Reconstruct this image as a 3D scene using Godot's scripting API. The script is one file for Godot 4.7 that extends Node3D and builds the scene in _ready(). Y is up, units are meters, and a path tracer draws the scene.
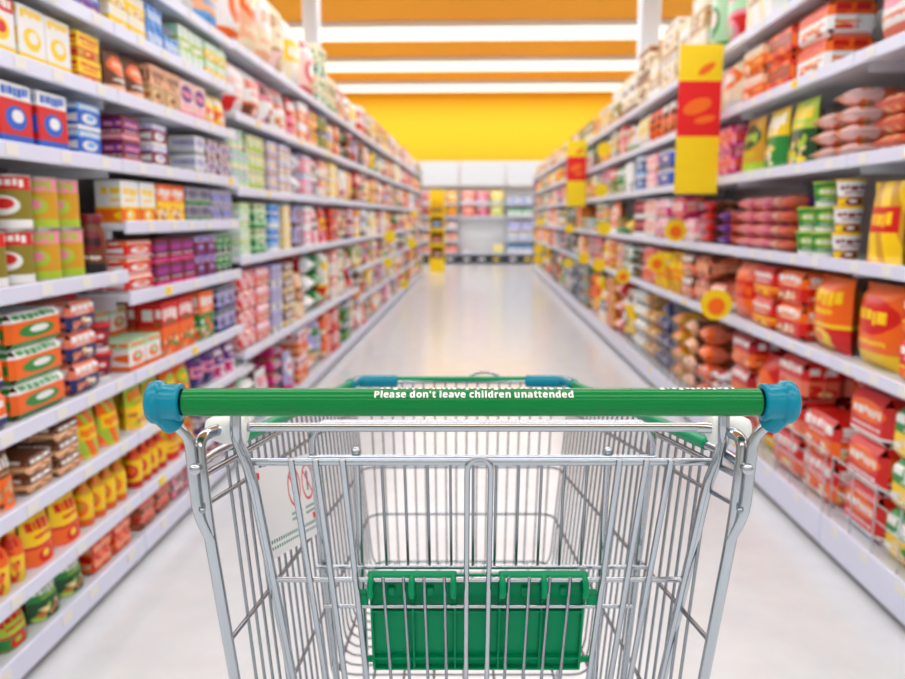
extends Node3D

# ---------------------------------------------------------------- settings
const CAM_H := 1.2
const YAW := 1.826          # camera and trolley are turned this much from the aisle
const PITCH := -8.706
const LEFT_X := -1.165      # front edge of the shelving on either side of the aisle
const RIGHT_X := 1.24
const SHELF_D := 0.44
const CEIL := 4.4
const WALL_D := 21.3

var used := {}
var labels_used := {}
var rng := RandomNumberGenerator.new()
var atlas: Image
var sheet: Image
var tile_n := 0
const TILE := 128            # size a print is drawn at
const CELL := 88             # size it is kept at in the atlas
const ATLAS := 2048
var M := {}
var mesh_cache := {}

const COL := {
	"red": Color(0.86, 0.10, 0.08), "crimson": Color(0.72, 0.05, 0.12), "orange": Color(0.98, 0.42, 0.06), "yellow": Color(1.0, 0.83, 0.05),
	"gold": Color(0.85, 0.62, 0.12), "lime": Color(0.68, 0.80, 0.20), "green": Color(0.13, 0.55, 0.22), "dark-green": Color(0.06, 0.30, 0.14),
	"teal": Color(0.10, 0.55, 0.58), "blue": Color(0.12, 0.38, 0.80), "navy": Color(0.10, 0.14, 0.40), "sky-blue": Color(0.42, 0.70, 0.95),
	"purple": Color(0.42, 0.16, 0.55), "lavender": Color(0.72, 0.70, 0.90), "pink": Color(0.96, 0.58, 0.66), "magenta": Color(0.85, 0.14, 0.50),
	"brown": Color(0.45, 0.24, 0.13), "tan": Color(0.80, 0.64, 0.46), "cream": Color(0.97, 0.91, 0.78), "white": Color(0.95, 0.95, 0.95),
	"peach": Color(0.98, 0.74, 0.58), "salmon": Color(0.94, 0.48, 0.36), "maroon": Color(0.48, 0.07, 0.16), "grey": Color(0.62, 0.63, 0.66),
	"black": Color(0.10, 0.09, 0.10), "olive": Color(0.55, 0.50, 0.14), "mint": Color(0.72, 0.90, 0.74), "blush": Color(0.97, 0.82, 0.80),
}
const ORD := ["bottom", "second", "third", "fourth", "fifth", "sixth", "seventh", "eighth", "ninth", "tenth", "eleventh"]
const NTH := ["first", "second", "third", "fourth", "fifth", "sixth", "seventh", "eighth", "ninth", "tenth", "eleventh", "twelfth", "thirteenth", "fourteenth"]

# ---------------------------------------------------------------- naming and tagging
func numbered(n: String) -> String:
	var k: int = used.get(n, 0)
	used[n] = k + 1
	return n if k == 0 else "%s_%03d" % [n, k]

func tag(o: Node, label: String, category: String, group := "") -> void:
	o.set_meta("label", label)
	o.set_meta("category", category)
	if group != "":
		o.set_meta("group", group)

func thing(called: String, label: String, category: String, at := Vector3.ZERO, turn := 0.0, group := "") -> Node3D:
	var o := Node3D.new()
	o.name = numbered(called)
	add_child(o, true)
	o.position = at
	o.rotation.y = turn
	tag(o, label, category, group)
	return o

func part(called: String, mesh: Mesh, mat: Material, parent: Node, at := Vector3.ZERO) -> MeshInstance3D:
	var o := MeshInstance3D.new()
	o.name = called if parent != self else numbered(called)
	o.mesh = mesh
	if mat:
		o.material_override = mat
	o.position = at
	parent.add_child(o, true)
	return o

func structure(called: String, mesh: Mesh, mat: Material, at := Vector3.ZERO) -> MeshInstance3D:
	var o := part(called, mesh, mat, self, at)
	o.set_meta("kind", "structure")
	return o

# ---------------------------------------------------------------- mesh helpers
func begin() -> SurfaceTool:
	var st := SurfaceTool.new()
	st.begin(Mesh.PRIMITIVE_TRIANGLES)
	return st

func tri(st: SurfaceTool, p: Array, n: Array, u: Array) -> void:
	var nn: Vector3 = n[0] + n[1] + n[2]
	var order := [0, 1, 2]
	if ((p[2] - p[0]) as Vector3).cross(p[1] - p[0]).dot(nn) < 0.0:
		order = [0, 2, 1]
	for i in order:
		st.set_normal(n[i])
		st.set_uv(u[i])
		st.add_vertex(p[i])

func quad(st: SurfaceTool, p: Array, n: Array, u: Array) -> void:
	tri(st, [p[0], p[1], p[2]], [n[0], n[1], n[2]], [u[0], u[1], u[2]])
	tri(st, [p[0], p[2], p[3]], [n[0], n[2], n[3]], [u[0], u[2], u[3]])

func tile_rect(t: int) -> Rect2:
	if t < 0:
		return Rect2(0, 0, 1, 1)
	var per := ATLAS / CELL
	return Rect2((t % per) * CELL + 1.5, (t / per) * CELL + 1.5, CELL - 3, CELL - 3)

func box_uv(p: Vector3, h: Vector3, axis: int, r: Rect2) -> Vector2:
	var u := 0.0
	var v := clampf(0.5 - p.y / (2.0 * h.y), 0.0, 1.0)
	if axis == 2:
		u = clampf(0.5 + p.x / (2.0 * h.x), 0.0, 1.0)
	elif axis == 0:
		u = 0.02 + 0.3 * clampf(0.5 + p.z / (2.0 * h.z), 0.0, 1.0)
	else:
		u = clampf(0.5 + p.x / (2.0 * h.x), 0.0, 1.0)
		v = 0.01 + 0.05 * clampf(0.5 + p.z / (2.0 * h.z), 0.0, 1.0)
	if r.size.x <= 1.0:
		return Vector2(u, v)
	return (r.position + Vector2(u, v) * r.size) / float(ATLAS)

# a box with chamfered edges, centred on c
func cbox(st: SurfaceTool, c: Vector3, size: Vector3, b := 0.002, t := -1) -> void:
	var h := size * 0.5
	b = minf(b, minf(h.x, minf(h.y, h.z)) * 0.49)
	var r := tile_rect(t)
	var P := func(s: Vector3, axis: int) -> Vector3:
		var q := Vector3(s.x * h.x, s.y * h.y, s.z * h.z)
		for a in 3:
			if a != axis:
				q[a] -= s[a] * b
		return q
	for a in 3:
		for s in [-1.0, 1.0]:
			var b1 := (a + 1) % 3
			var b2 := (a + 2) % 3
			var pts := []
			var us := []
			var n := Vector3.ZERO
			n[a] = s
			for k in [[-1, -1], [1, -1], [1, 1], [-1, 1]]:
				var sg := Vector3.ZERO
				sg[a] = s
				sg[b1] = k[0]
				sg[b2] = k[1]
				var q: Vector3 = P.call(sg, a)
				pts.append(c + q)
				us.append(box_uv(q, h, a, r))
			quad(st, pts, [n, n, n, n], us)
	for a in 3:                                   # edges run along axis a
		var b1 := (a + 1) % 3
		var b2 := (a + 2) % 3
		for s1 in [-1.0, 1.0]:
			for s2 in [-1.0, 1.0]:
				var pts := []
				var us := []
				var n := Vector3.ZERO
				n[b1] = s1
				n[b2] = s2
				n = n.normalized()
				for k in [[-1, b1], [1, b1], [1, b2], [-1, b2]]:
					var sg := Vector3.ZERO
					sg[a] = k[0]
					sg[b1] = s1
					sg[b2] = s2
					var q: Vector3 = P.call(sg, k[1])
					pts.append(c + q)
					us.append(box_uv(q, h, 2 if a != 2 else 0, r))
				quad(st, pts, [n, n, n, n], us)

func box_mesh(size: Vector3, b := 0.002, t := -1, c := Vector3.ZERO) -> Mesh:
	var key := "box%s%s%d%s" % [size, b, t, c]
	if mesh_cache.has(key):
		return mesh_cache[key]
	var st := begin()
	cbox(st, c, size, b, t)
	var m := st.commit()
	mesh_cache[key] = m
	return m

# round the corners of a polyline
func fillet(pts: Array, rad: float, steps := 5) -> Array:
	var out := [pts[0]]
	for i in range(1, pts.size() - 1):
		var a: Vector3 = pts[i - 1]
		var b: Vector3 = pts[i]
		var c: Vector3 = pts[i + 1]
		var r: float = minf(rad, minf((a - b).length(), (c - b).length()) * 0.48)
		var p := b + (a - b).normalized() * r
		var q := b + (c - b).normalized() * r
		for k in steps + 1:
			var t := float(k) / steps
			out.append(p.lerp(b, t).lerp(b.lerp(q, t), t))
	out.append(pts[-1])
	return out

func tube(st: SurfaceTool, pts: Array, r, sides := 8, caps := true) -> void:
	var n := pts.size()
	var rings := []
	var norms := []
	var side := Vector3.ZERO
	for i in n:
		var p: Vector3 = pts[i]
		var d: Vector3 = ((pts[mini(i + 1, n - 1)] as Vector3) - (pts[maxi(i - 1, 0)] as Vector3)).normalized()
		if i == 0:
			side = d.cross(Vector3.UP if absf(d.y) < 0.9 else Vector3.RIGHT).normalized()
		else:
			side = (side - d * side.dot(d)).normalized()
		var up := side.cross(d).normalized()
		var ring := []
		var nr := []
		var rr: float = r[i] if r is Array else r
		for k in sides:
			var a := TAU * k / sides
			var v := side * cos(a) + up * sin(a)
			ring.append(p + v * rr)
			nr.append(v)
		rings.append(ring)
		norms.append(nr)
	for i in n - 1:
		for k in sides:
			var k2 := (k + 1) % sides
			quad(st, [rings[i][k], rings[i][k2], rings[i + 1][k2], rings[i + 1][k]], [norms[i][k], norms[i][k2], norms[i + 1][k2], norms[i + 1][k]],
				[Vector2(0, 0), Vector2(0, 1), Vector2(1, 1), Vector2(1, 0)])
	if caps:
		for e in [[0, 1], [n - 1, n - 2]]:
			var nd: Vector3 = ((pts[e[0]] as Vector3) - (pts[e[1]] as Vector3)).normalized()
			var rr2: float = r[e[0]] if r is Array else r
			var tip: Vector3 = (pts[e[0]] as Vector3) + nd * rr2 * 0.45
			for k in sides:
				var k2 := (k + 1) % sides
				tri(st, [rings[e[0]][k], rings[e[0]][k2], tip], [(norms[e[0]][k] + nd).normalized(), (norms[e[0]][k2] + nd).normalized(), nd], [Vector2.ZERO, Vector2.ZERO, Vector2.ZERO])

func tube_mesh(pts: Array, r, sides := 8) -> Mesh:
	var st := begin()
	tube(st, pts, r, sides)
	return st.commit()

# profile: array of [radius, height]; t picks a printed tile wrapped twice round, axis along Y
func lathe(st: SurfaceTool, prof: Array, segs := 14, t := -1, basis := Basis.IDENTITY, at := Vector3.ZERO) -> void:
	var r := tile_rect(t)
	var lo: float = prof[0][1]
	var hi: float = prof[-1][1]
	var face := []
	for i in prof.size() - 1:
		face.append(Vector2(prof[i + 1][1] - prof[i][1], prof[i][0] - prof[i + 1][0]).normalized())
	for i in prof.size() - 1:
		var a = prof[i]
		var b = prof[i + 1]
		var sn: Vector2 = face[i]
		if sn == Vector2.ZERO:
			continue
		var na := sn
		var nb := sn
		if i > 0 and sn.dot(face[i - 1]) > 0.45:
			na = (sn + face[i - 1]).normalized()
		if i < face.size() - 1 and sn.dot(face[i + 1]) > 0.45:
			nb = (sn + face[i + 1]).normalized()
		for k in segs:
			var a0 := TAU * k / segs
			var a1 := TAU * (k + 1) / segs
			var p := []
			var n := []
			var u := []
			for q in [[a, a0], [a, a1], [b, a1], [b, a0]]:
				var ang: float = q[1]
				p.append(at + basis * Vector3(sin(ang) * q[0][0], q[0][1], cos(ang) * q[0][0]))
				var sv: Vector2 = na if q[0] == a else nb
				n.append(basis * Vector3(sin(ang) * sv.x, sv.y, cos(ang) * sv.x))
				var uu := fposmod(ang / PI, 1.0)
				if q[1] == a1 and uu < 0.001:
					uu = 1.0
				var vv := clampf(1.0 - (q[0][1] - lo) / maxf(hi - lo, 0.0001), 0.0, 1.0)
				u.append((r.position + Vector2(uu, vv) * r.size) / (float(ATLAS) if t >= 0 else 1.0))
			quad(st, p, n, u)

func lathe_mesh(prof: Array, segs := 14, t := -1) -> Mesh:
	var st := begin()
	lathe(st, prof, segs, t)
	return st.commit()

# a filled bag: stand = flat bottom, otherwise crimped at both ends; lie = laid on its back
func bag_mesh(w: float, h: float, d: float, t: int, stand: bool, lie := false) -> Mesh:
	var st := begin()
	var r := tile_rect(t)
	var nu := 6
	var nv := 7
	st.set_smooth_group(0)
	var pos := func(i: int, j: int, s: float) -> Vector3:
		var u := -1.0 + 2.0 * i / nu
		var v := -1.0 + 2.0 * j / nv
		var tu := pow(maxf(0.0, 1.0 - pow(absf(u), 3.0)), 0.6)
		var tv := 0.0
		if stand:
			tv = pow(maxf(0.0, 1.0 - pow((v + 1.0) / 2.0, 2.2)), 0.6)
		else:
			tv = pow(maxf(0.0, 1.0 - pow(absf(v), 4.0)), 0.7)
		var crimp := 0.04 if absf(v) > 0.99 else 0.0
		var th := d * 0.5 * tu * tv + 0.0008
		var x := u * w * 0.5 * (1.0 - 0.06 * tv + crimp)
		var p := Vector3(x, (v + 1.0) * 0.5 * h, s * th)
		if lie:
			p = Vector3(p.x, d * 0.5 + p.z, h * 0.5 - p.y)
		return p
	for s in [1.0, -1.0]:
		for i in nu:
			for j in nv:
				var q := [[i, j], [i + 1, j], [i + 1, j + 1], [i, j + 1]]
				if s < 0:
					q = [[i + 1, j], [i, j], [i, j + 1], [i + 1, j + 1]]
				for k in [0, 2, 1, 0, 3, 2]:
					var e = q[k]
					st.set_uv((r.position + Vector2(float(e[0]) / nu, 1.0 - float(e[1]) / nv) * r.size) / float(ATLAS))
					st.add_vertex(pos.call(e[0], e[1], s))
	if stand:
		for i in nu:
			for k in [[i, 1.0], [i, -1.0], [i + 1, -1.0], [i, 1.0], [i + 1, -1.0], [i + 1, 1.0]]:
				st.set_uv((r.position + Vector2(0.03, 0.97) * r.size) / float(ATLAS))
				st.add_vertex(pos.call(k[0], 0, k[1]))
	st.generate_normals()
	return st.commit()

# ---------------------------------------------------------------- printed packaging (flat print only)
func ellipse(ox: int, oy: int, cx: int, cy: int, rx: int, ry: int, c: Color) -> void:
	for y in range(maxi(0, cy - ry), mini(TILE, cy + ry)):
		var f := sqrt(maxf(0.0, 1.0 - pow((y - cy) / float(ry), 2.0)))
		var x0 := maxi(0, int(cx - rx * f))
		var x1 := mini(TILE, int(cx + rx * f))
		if x1 > x0:
			atlas.fill_rect(Rect2i(ox + x0, oy + y, x1 - x0, 1), c)

func bars(ox: int, oy: int, x: int, y: int, wide: int, high: int, c: Color) -> void:
	var at := x
	while at < x + wide - 4:
		var w := rng.randi_range(maxi(2, high / 3), maxi(3, high))
		w = mini(w, x + wide - at)
		atlas.fill_rect(Rect2i(ox + at, oy + y + rng.randi_range(0, high / 5), w, high - rng.randi_range(0, high / 4)), c)
		at += w + maxi(1, high / 6)

func tile(c1: Color, c2: Color, c3: Color, motif: int) -> int:
	var per := ATLAS / CELL
	var t := tile_n % (per * per)
	tile_n += 1
	var ox := 0
	var oy := 0
	atlas = Image.create(TILE, TILE, false, Image.FORMAT_RGB8)
	atlas.fill(c1)
	var ink := Color(0.97, 0.97, 0.95) if c1.get_luminance() < 0.45 else c3
	match motif:
		0:
			atlas.fill_rect(Rect2i(ox, oy + 84, TILE, 44), c2)
			atlas.fill_rect(Rect2i(ox, oy + 78, TILE, 7), c3)
			bars(ox, oy, 14, 22, 100, 24, ink)
			bars(ox, oy, 26, 54, 76, 9, ink)
			ellipse(ox, oy, 64, 104, 34, 18, c3)
			ellipse(ox, oy, 58, 101, 14, 9, c1)
		1:
			ellipse(ox, oy, 64, 46, 54, 28, c2)
			bars(ox, oy, 22, 36, 86, 20, c3 if c3 != c2 else c1)
			atlas.fill_rect(Rect2i(ox, oy + 100, TILE, 28), c3)
			bars(ox, oy, 20, 82, 88, 8, ink)
		2:
			atlas.fill_rect(Rect2i(ox, oy + 58, TILE, 70), c2)
			for k in 16:
				var cc: Color = [c3, c1, Color(0.95, 0.85, 0.6), Color(0.8, 0.45, 0.2)][k % 4]
				ellipse(ox, oy, rng.randi_range(18, 110), rng.randi_range(76, 116), rng.randi_range(6, 15), rng.randi_range(5, 10), cc)
			bars(ox, oy, 12, 14, 104, 26, ink)
			bars(ox, oy, 30, 46, 68, 7, c3)
		3:
			for y in TILE:
				var x0 := int(y * 0.5) - 10
				for s in [0, 58, 116]:
					var a := clampi(x0 + s - 30, 0, TILE)
					var b := clampi(x0 + s - 6, 0, TILE)
					if b > a:
						atlas.fill_rect(Rect2i(ox + a, oy + y, b - a, 1), c2)
			atlas.fill_rect(Rect2i(ox + 10, oy + 40, 108, 38), c3)
			bars(ox, oy, 18, 48, 92, 20, c1)
		4:
			atlas.fill_rect(Rect2i(ox, oy, TILE, 34), c2)
			atlas.fill_rect(Rect2i(ox, oy + 104, TILE, 24), c3)
			bars(ox, oy, 14, 8, 100, 18, Color(0.97, 0.97, 0.95) if c2.get_luminance() < 0.5 else c3)
			ellipse(ox, oy, 64, 70, 40, 24, c3)
			ellipse(ox, oy, 70, 66, 22, 13, c2)
	for k in 3:
		var y := 118 + k * 3
		atlas.fill_rect(Rect2i(ox + 10, oy + y, rng.randi_range(30, 80), 1), ink)
	atlas.resize(CELL, CELL, Image.INTERPOLATE_LANCZOS)
	sheet.blit_rect(atlas, Rect2i(0, 0, CELL, CELL), Vector2i((t % per) * CELL, (t / per) * CELL))
	return t

# ---------------------------------------------------------------- goods
# kind: name -> [width, height, depth, shape, stackable, noun]
const KIND := {
	"cereal_box": [0.16, 0.20, 0.13, "box", false], "biscuit_box": [0.17, 0.075, 0.16, "box", true], "tea_box": [0.12, 0.095, 0.12, "box", true],
	"detergent_box": [0.21, 0.16, 0.16, "box", true], "shipping_carton": [0.30, 0.24, 0.30, "box", true],
	"food_tin": [0.078, 0.105, 0.078, "tin", true], "glass_jar": [0.08, 0.13, 0.08, "jar", false], "sauce_bottle": [0.075, 0.22, 0.075, "bottle", false],
	"noodle_cup": [0.105, 0.10, 0.105, "cup", true], "noodle_packet": [0.15, 0.045, 0.19, "lie", true], "snack_bag": [0.19, 0.25, 0.12, "bag", false],
	"food_pouch": [0.14, 0.18, 0.08, "pouch", false], "rice_sack": [0.24, 0.12, 0.30, "lie", true], "coffee_pouch": [0.11, 0.17, 0.075, "pouch", false],
	"noodle_multipack": [0.23, 0.15, 0.2, "block", true], "wafer_pack": [0.13, 0.055, 0.15, "block", true],
}

# a soft wrapped block: a box with pinched, rounded edges
func block_mesh(w: float, h: float, d: float, t: int) -> Mesh:
	var st := begin()
	cbox(st, Vector3(0, h * 0.5, 0), Vector3(w, h, d), minf(h, w) * 0.16, t)
	for s in [-1.0, 1.0]:                          # crimped end fins
		cbox(st, Vector3(s * (w * 0.5 + 0.004), h * 0.5, 0), Vector3(0.012, h * 0.75, 0.003), 0.001, t)
	return st.commit()

# returns a list of [part name, mesh, material]
func goods_parts(kind: String, w: float, h: float, d: float, t: int, c2: String) -> Array:
	match KIND[kind][3]:
		"box":
			return [["carton", box_mesh(Vector3(w, h, d), 0.003, t, Vector3(0, h * 0.5, 0)), M.card]]
		"block":
			return [["wrapper", block_mesh(w, h, d, t), M.foil]]
		"tin":
			var r := w * 0.5
			return [["body", lathe_mesh([[r * 0.97, 0.004], [r * 0.97, h - 0.004]], 16, t), M.card],
				["lid", lathe_mesh([[0.0, h - 0.004], [r * 0.9, h - 0.004], [r * 0.92, h], [r, h], [r, h - 0.005], [r * 0.96, h - 0.006]], 16), M.tin],
				["base", lathe_mesh([[r * 0.96, 0.006], [r, 0.005], [r, 0.0], [0.0, 0.001]], 16), M.tin]]
		"jar":
			var r := w * 0.5
			return [["body", lathe_mesh([[r * 0.9, 0.0], [r, h * 0.05], [r, h * 0.7], [r * 0.78, h * 0.82], [r * 0.78, h * 0.86]], 16, t), M.foil],
				["lid", lathe_mesh([[r * 0.84, h * 0.84], [r * 0.86, h * 0.98], [r * 0.82, h], [0.0, h]], 16), lid_mat(c2)]]
		"bottle":
			var r := w * 0.5
			return [["body", lathe_mesh([[r * 0.9, 0.0], [r, h * 0.03], [r, h * 0.6], [r * 0.82, h * 0.72], [r * 0.4, h * 0.84], [r * 0.38, h * 0.9]], 16, t), M.foil],
				["cap", lathe_mesh([[r * 0.46, h * 0.88], [r * 0.46, h * 0.985], [r * 0.4, h], [0.0, h]], 14), lid_mat(c2)]]
		"cup":
			var r := w * 0.5
			return [["body", lathe_mesh([[0.0, 0.0], [r * 0.72, 0.0], [r * 0.74, 0.004], [r * 0.94, h * 0.93]], 16, t), M.card],
				["lid", lathe_mesh([[r, h * 0.92], [r, h * 0.97], [r * 0.97, h], [0.0, h]], 16), lid_mat(c2)]]
		"lie":
			return [["wrapper", bag_mesh(w, d, h, t, false, true), M.foil]]
		"bag":
			return [["bag", bag_mesh(w, h, d, t, false), M.foil]]
		_:
			return [["pouch", bag_mesh(w, h, d, t, true), M.foil]]

func lid_mat(c: String) -> Material:
	if not M.has("lid " + c):
		M["lid " + c] = mat(COL[c], 0.35)
	return M["lid " + c]

var groups_made := {}

# one run of look-alike goods: front at x, from distance d0 to d1 along the aisle, on height y with the room given
func run_of(spec: Dictionary, x: float, face: float, d0: float, d1: float, y: float, room: float, label: String, rows: int, group: String) -> void:
	var kind: String = spec.kind
	var k = KIND[kind]
	var sc: float = spec.get("scale", 1.0)
	var w: float = k[0] * sc
	var h: float = k[1] * sc
	var d: float = k[2] * minf(sc, 1.25)
	var stack := 1
	var free := room - 0.05
	var h0 := h
	if k[4]:
		stack = clampi(int(round(free / h)), 1, spec.get("most", 4))
		h = clampf(free * spec.get("fill", 0.93) / stack, h0 * 0.7, h0 * 1.3)
		while stack > 1 and h * stack > free:
			stack -= 1
		h = minf(h, free)
	else:
		h = clampf(free * 0.94, h0 * 0.5, h0 * 1.45)
		w *= clampf(sqrt(h / h0), 0.8, 1.15)
	d = minf(d, 0.36 / rows - 0.012)
	if k[3] in ["tin", "cup", "jar", "bottle"]:
		d = w
		rows = maxi(rows, 2) if d1 < 4.0 and kind != "noodle_cup" else rows
	var n := maxi(1, int((d1 - d0) / (w + 0.006)))
	var step := (d1 - d0) / n
	if k[3] in ["box", "lie", "block", "bag", "pouch"]:
		w = minf(w * 1.2, step - 0.008)
	if k[3] in ["bag", "block"]:
		w = step - (0.028 if k[3] == "block" else 0.012)
	if k[3] in ["lie", "bag", "pouch"]:
		w = minf(w, step * 0.95 - 0.008)
	var t := tile(COL[spec.c1], COL[spec.c2], COL[spec.c3], spec.get("motif", rng.randi_range(0, 4)))
	var parts := goods_parts(kind, w, h, d, t, spec.get("lid", spec.c2))
	var proto: Node3D = null
	var turn := PI / 2 * face
	for row in rows:
		for i in n:
			var tall := stack
			if stack > 1 and rng.randf() < 0.16 and row == 0:
				tall -= 1
			for s in tall:
				var o: Node3D
				if proto == null:
					if parts.size() == 1:
						o = MeshInstance3D.new()
						(o as MeshInstance3D).mesh = parts[0][1]
						(o as MeshInstance3D).material_override = parts[0][2]
					else:
						o = Node3D.new()
						for p in parts:
							part(p[0], p[1], p[2], o)
					proto = o
				else:
					o = proto.duplicate()
				o.name = numbered(kind)
				add_child(o, true)
				var tier := ""
				if stack > 1:
					tier = "upper " if s == tall - 1 else "lower " if s == 0 else "middle "
				if row > 0:
					tier = "rear "
				tag(o, tier + label, kind.replace("_", " "), group)
				var back := d * 0.5 + 0.012 + row * (d + 0.006) + rng.randf_range(0.0, 0.006)
				o.position = Vector3(x - face * back, y + s * (h + (0.0024 if k[3] == "lie" else 0.0006)) + 0.0008, -(d0 + step * (i + 0.5)))
				o.rotation.y = turn + rng.randf_range(-0.02, 0.02) * (1.0 if k[3] in ["box", "block"] else 0.4 if k[3] == "lie" else 1.5)

func parse(text: String) -> Array:
	var out := []
	for word in text.split("|"):
		var f := word.strip_edges().split(":")
		if f.size() < 2:
			out.append({})
			continue
		var c := f[1].split(",")
		var s := {"kind": f[0].strip_edges(), "c1": c[0].strip_edges(), "c2": c[1].strip_edges(), "c3": c[2].strip_edges() if c.size() > 2 else "white"}
		if f.size() > 2:
			s["scale"] = float(f[2])
		if f.size() > 3:
			s["motif"] = int(f[3])
		if f.size() > 4:
			s["share"] = float(f[4])
		out.append(s)
	return out

func goods_label(spec: Dictionary, where: String) -> String:
	var noun: String = (spec.kind as String).replace("_", " ")
	var alt := ["white", "yellow", "red", "green", "blue", "cream", "pink", "navy", "orange"]
	var k := 0
	var l := ""
	while true:
		l = ("%s and %s %s%s" % [spec.c1, spec.c2, noun, where]) if spec.c1 != spec.c2 else ("%s %s%s" % [spec.c1, noun, where])
		if not labels_used.has(l):
			break
		spec.c2 = alt[k % alt.size()]
		k += 1
	labels_used[l] = true
	return l

func fill_shelf(specs: Array, x: float, face: float, d0: float, d1: float, y: float, room: float, where: String, rows: int, group: String) -> void:
	var total := 0.0
	for s in specs:
		total += s.get("share", 1.0)
	var at := d0 + 0.025
	var span := d1 - d0 - 0.05
	for s in specs:
		var w: float = span * s.get("share", 1.0) / total
		if s.has("kind"):
			run_of(s, x, face, at + 0.004, at + w - 0.004, y, room, goods_label(s, where), rows, group)
		at += w

# ---------------------------------------------------------------- materials
func mat(c: Color, rough := 0.5, metal := 0.0) -> StandardMaterial3D:
	var m := StandardMaterial3D.new()
	m.albedo_color = c
	m.roughness = rough
	m.metallic = metal
	return m

func noise_tex(freq: float, a: Color, b: Color, seed_: int, size := 512) -> NoiseTexture2D:
	var n := FastNoiseLite.new()
	n.seed = seed_
	n.frequency = freq
	n.fractal_octaves = 4
	var t := NoiseTexture2D.new()
	t.width = size
	t.height = size
	t.seamless = true
	t.noise = n
	var g := Gradient.new()
	g.set_color(0, a)
	g.set_color(1, b)
	t.color_ramp = g
	return t

func make_materials() -> void:
	sheet = Image.create(ATLAS, ATLAS, false, Image.FORMAT_RGB8)
	M.card = mat(Color.WHITE, 0.5)
	M.foil = mat(Color.WHITE, 0.3)
	M.tin = mat(Color(0.8, 0.8, 0.8), 0.3, 0.9)
	M.shelf = mat(Color(0.86, 0.87, 0.90), 0.4)
	M.rail = mat(Color(0.88, 0.89, 0.97), 0.35)
	M.panel = mat(Color(0.70, 0.69, 0.69), 0.55)
	M.kick = mat(Color(0.14, 0.14, 0.16), 0.5)
	M.post = mat(Color(0.55, 0.56, 0.58), 0.45)
	M.tag = mat(Color(0.93, 0.92, 0.90), 0.6)
	M.tag_yellow = mat(Color(1.0, 0.85, 0.15), 0.6)
	M.guard = mat(Color(0.80, 0.82, 0.86), 0.25, 0.7)
	M.floor = mat(Color.WHITE, 0.16)
	M.floor.albedo_texture = noise_tex(0.02, Color(0.86, 0.868, 0.880), Color(0.90, 0.908, 0.918), 4)
	M.floor.uv1_triplanar = true
	M.floor.uv1_world_triplanar = true
	M.floor.uv1_scale = Vector3(0.5, 0.5, 0.5)
	M.ceiling = mat(Color(1.0, 0.66, 0.09), 0.8)
	M.yellow_wall = mat(Color(1.0, 0.74, 0.03), 0.7)
	M.wall = mat(Color(0.86, 0.85, 0.83), 0.7)
	M.column = mat(Color(0.90, 0.91, 0.93), 0.5)
	M.diffuser = mat(Color(0.95, 0.95, 0.95), 0.5)
	M.diffuser.emission_enabled = true
	M.diffuser.emission = Color(1.0, 0.97, 0.92)
	M.diffuser.emission_energy_multiplier = 1.0
	M.housing = mat(Color(0.92, 0.92, 0.92), 0.5)
	M.banner_yellow = mat(Color(1.0, 0.86, 0.02), 0.5)
	M.banner_red = mat(Color(0.93, 0.07, 0.09), 0.5)
	M.banner_orange = mat(Color(0.99, 0.45, 0.05), 0.5)
	# trolley
	M.chrome = mat(Color(0.68, 0.71, 0.74), 0.13, 0.95)
	M.wire = mat(Color(0.56, 0.59, 0.62), 0.18, 0.95)
	M.green = mat(Color(0.0, 0.47, 0.22), 0.12)
	M.green.metallic_specular = 0.32
	M.plate = mat(Color(0.0, 0.55, 0.36), 0.35)
	M.plate.metallic_specular = 0.25
	M.teal = mat(Color(0.0, 0.50, 0.60), 0.18)
	M.teal.metallic_specular = 0.35
	M.nylon = mat(Color(0.93, 0.93, 0.92), 0.4)
	M.rubber = mat(Color(0.25, 0.25, 0.26), 0.6)
	M.print_white = mat(Color(0.96, 0.97, 0.95), 0.5)
	M.clip_red = mat(Color(0.85, 0.08, 0.10), 0.4)
	M.rivet = mat(Color(0.35, 0.25, 0.2), 0.5)

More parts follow.
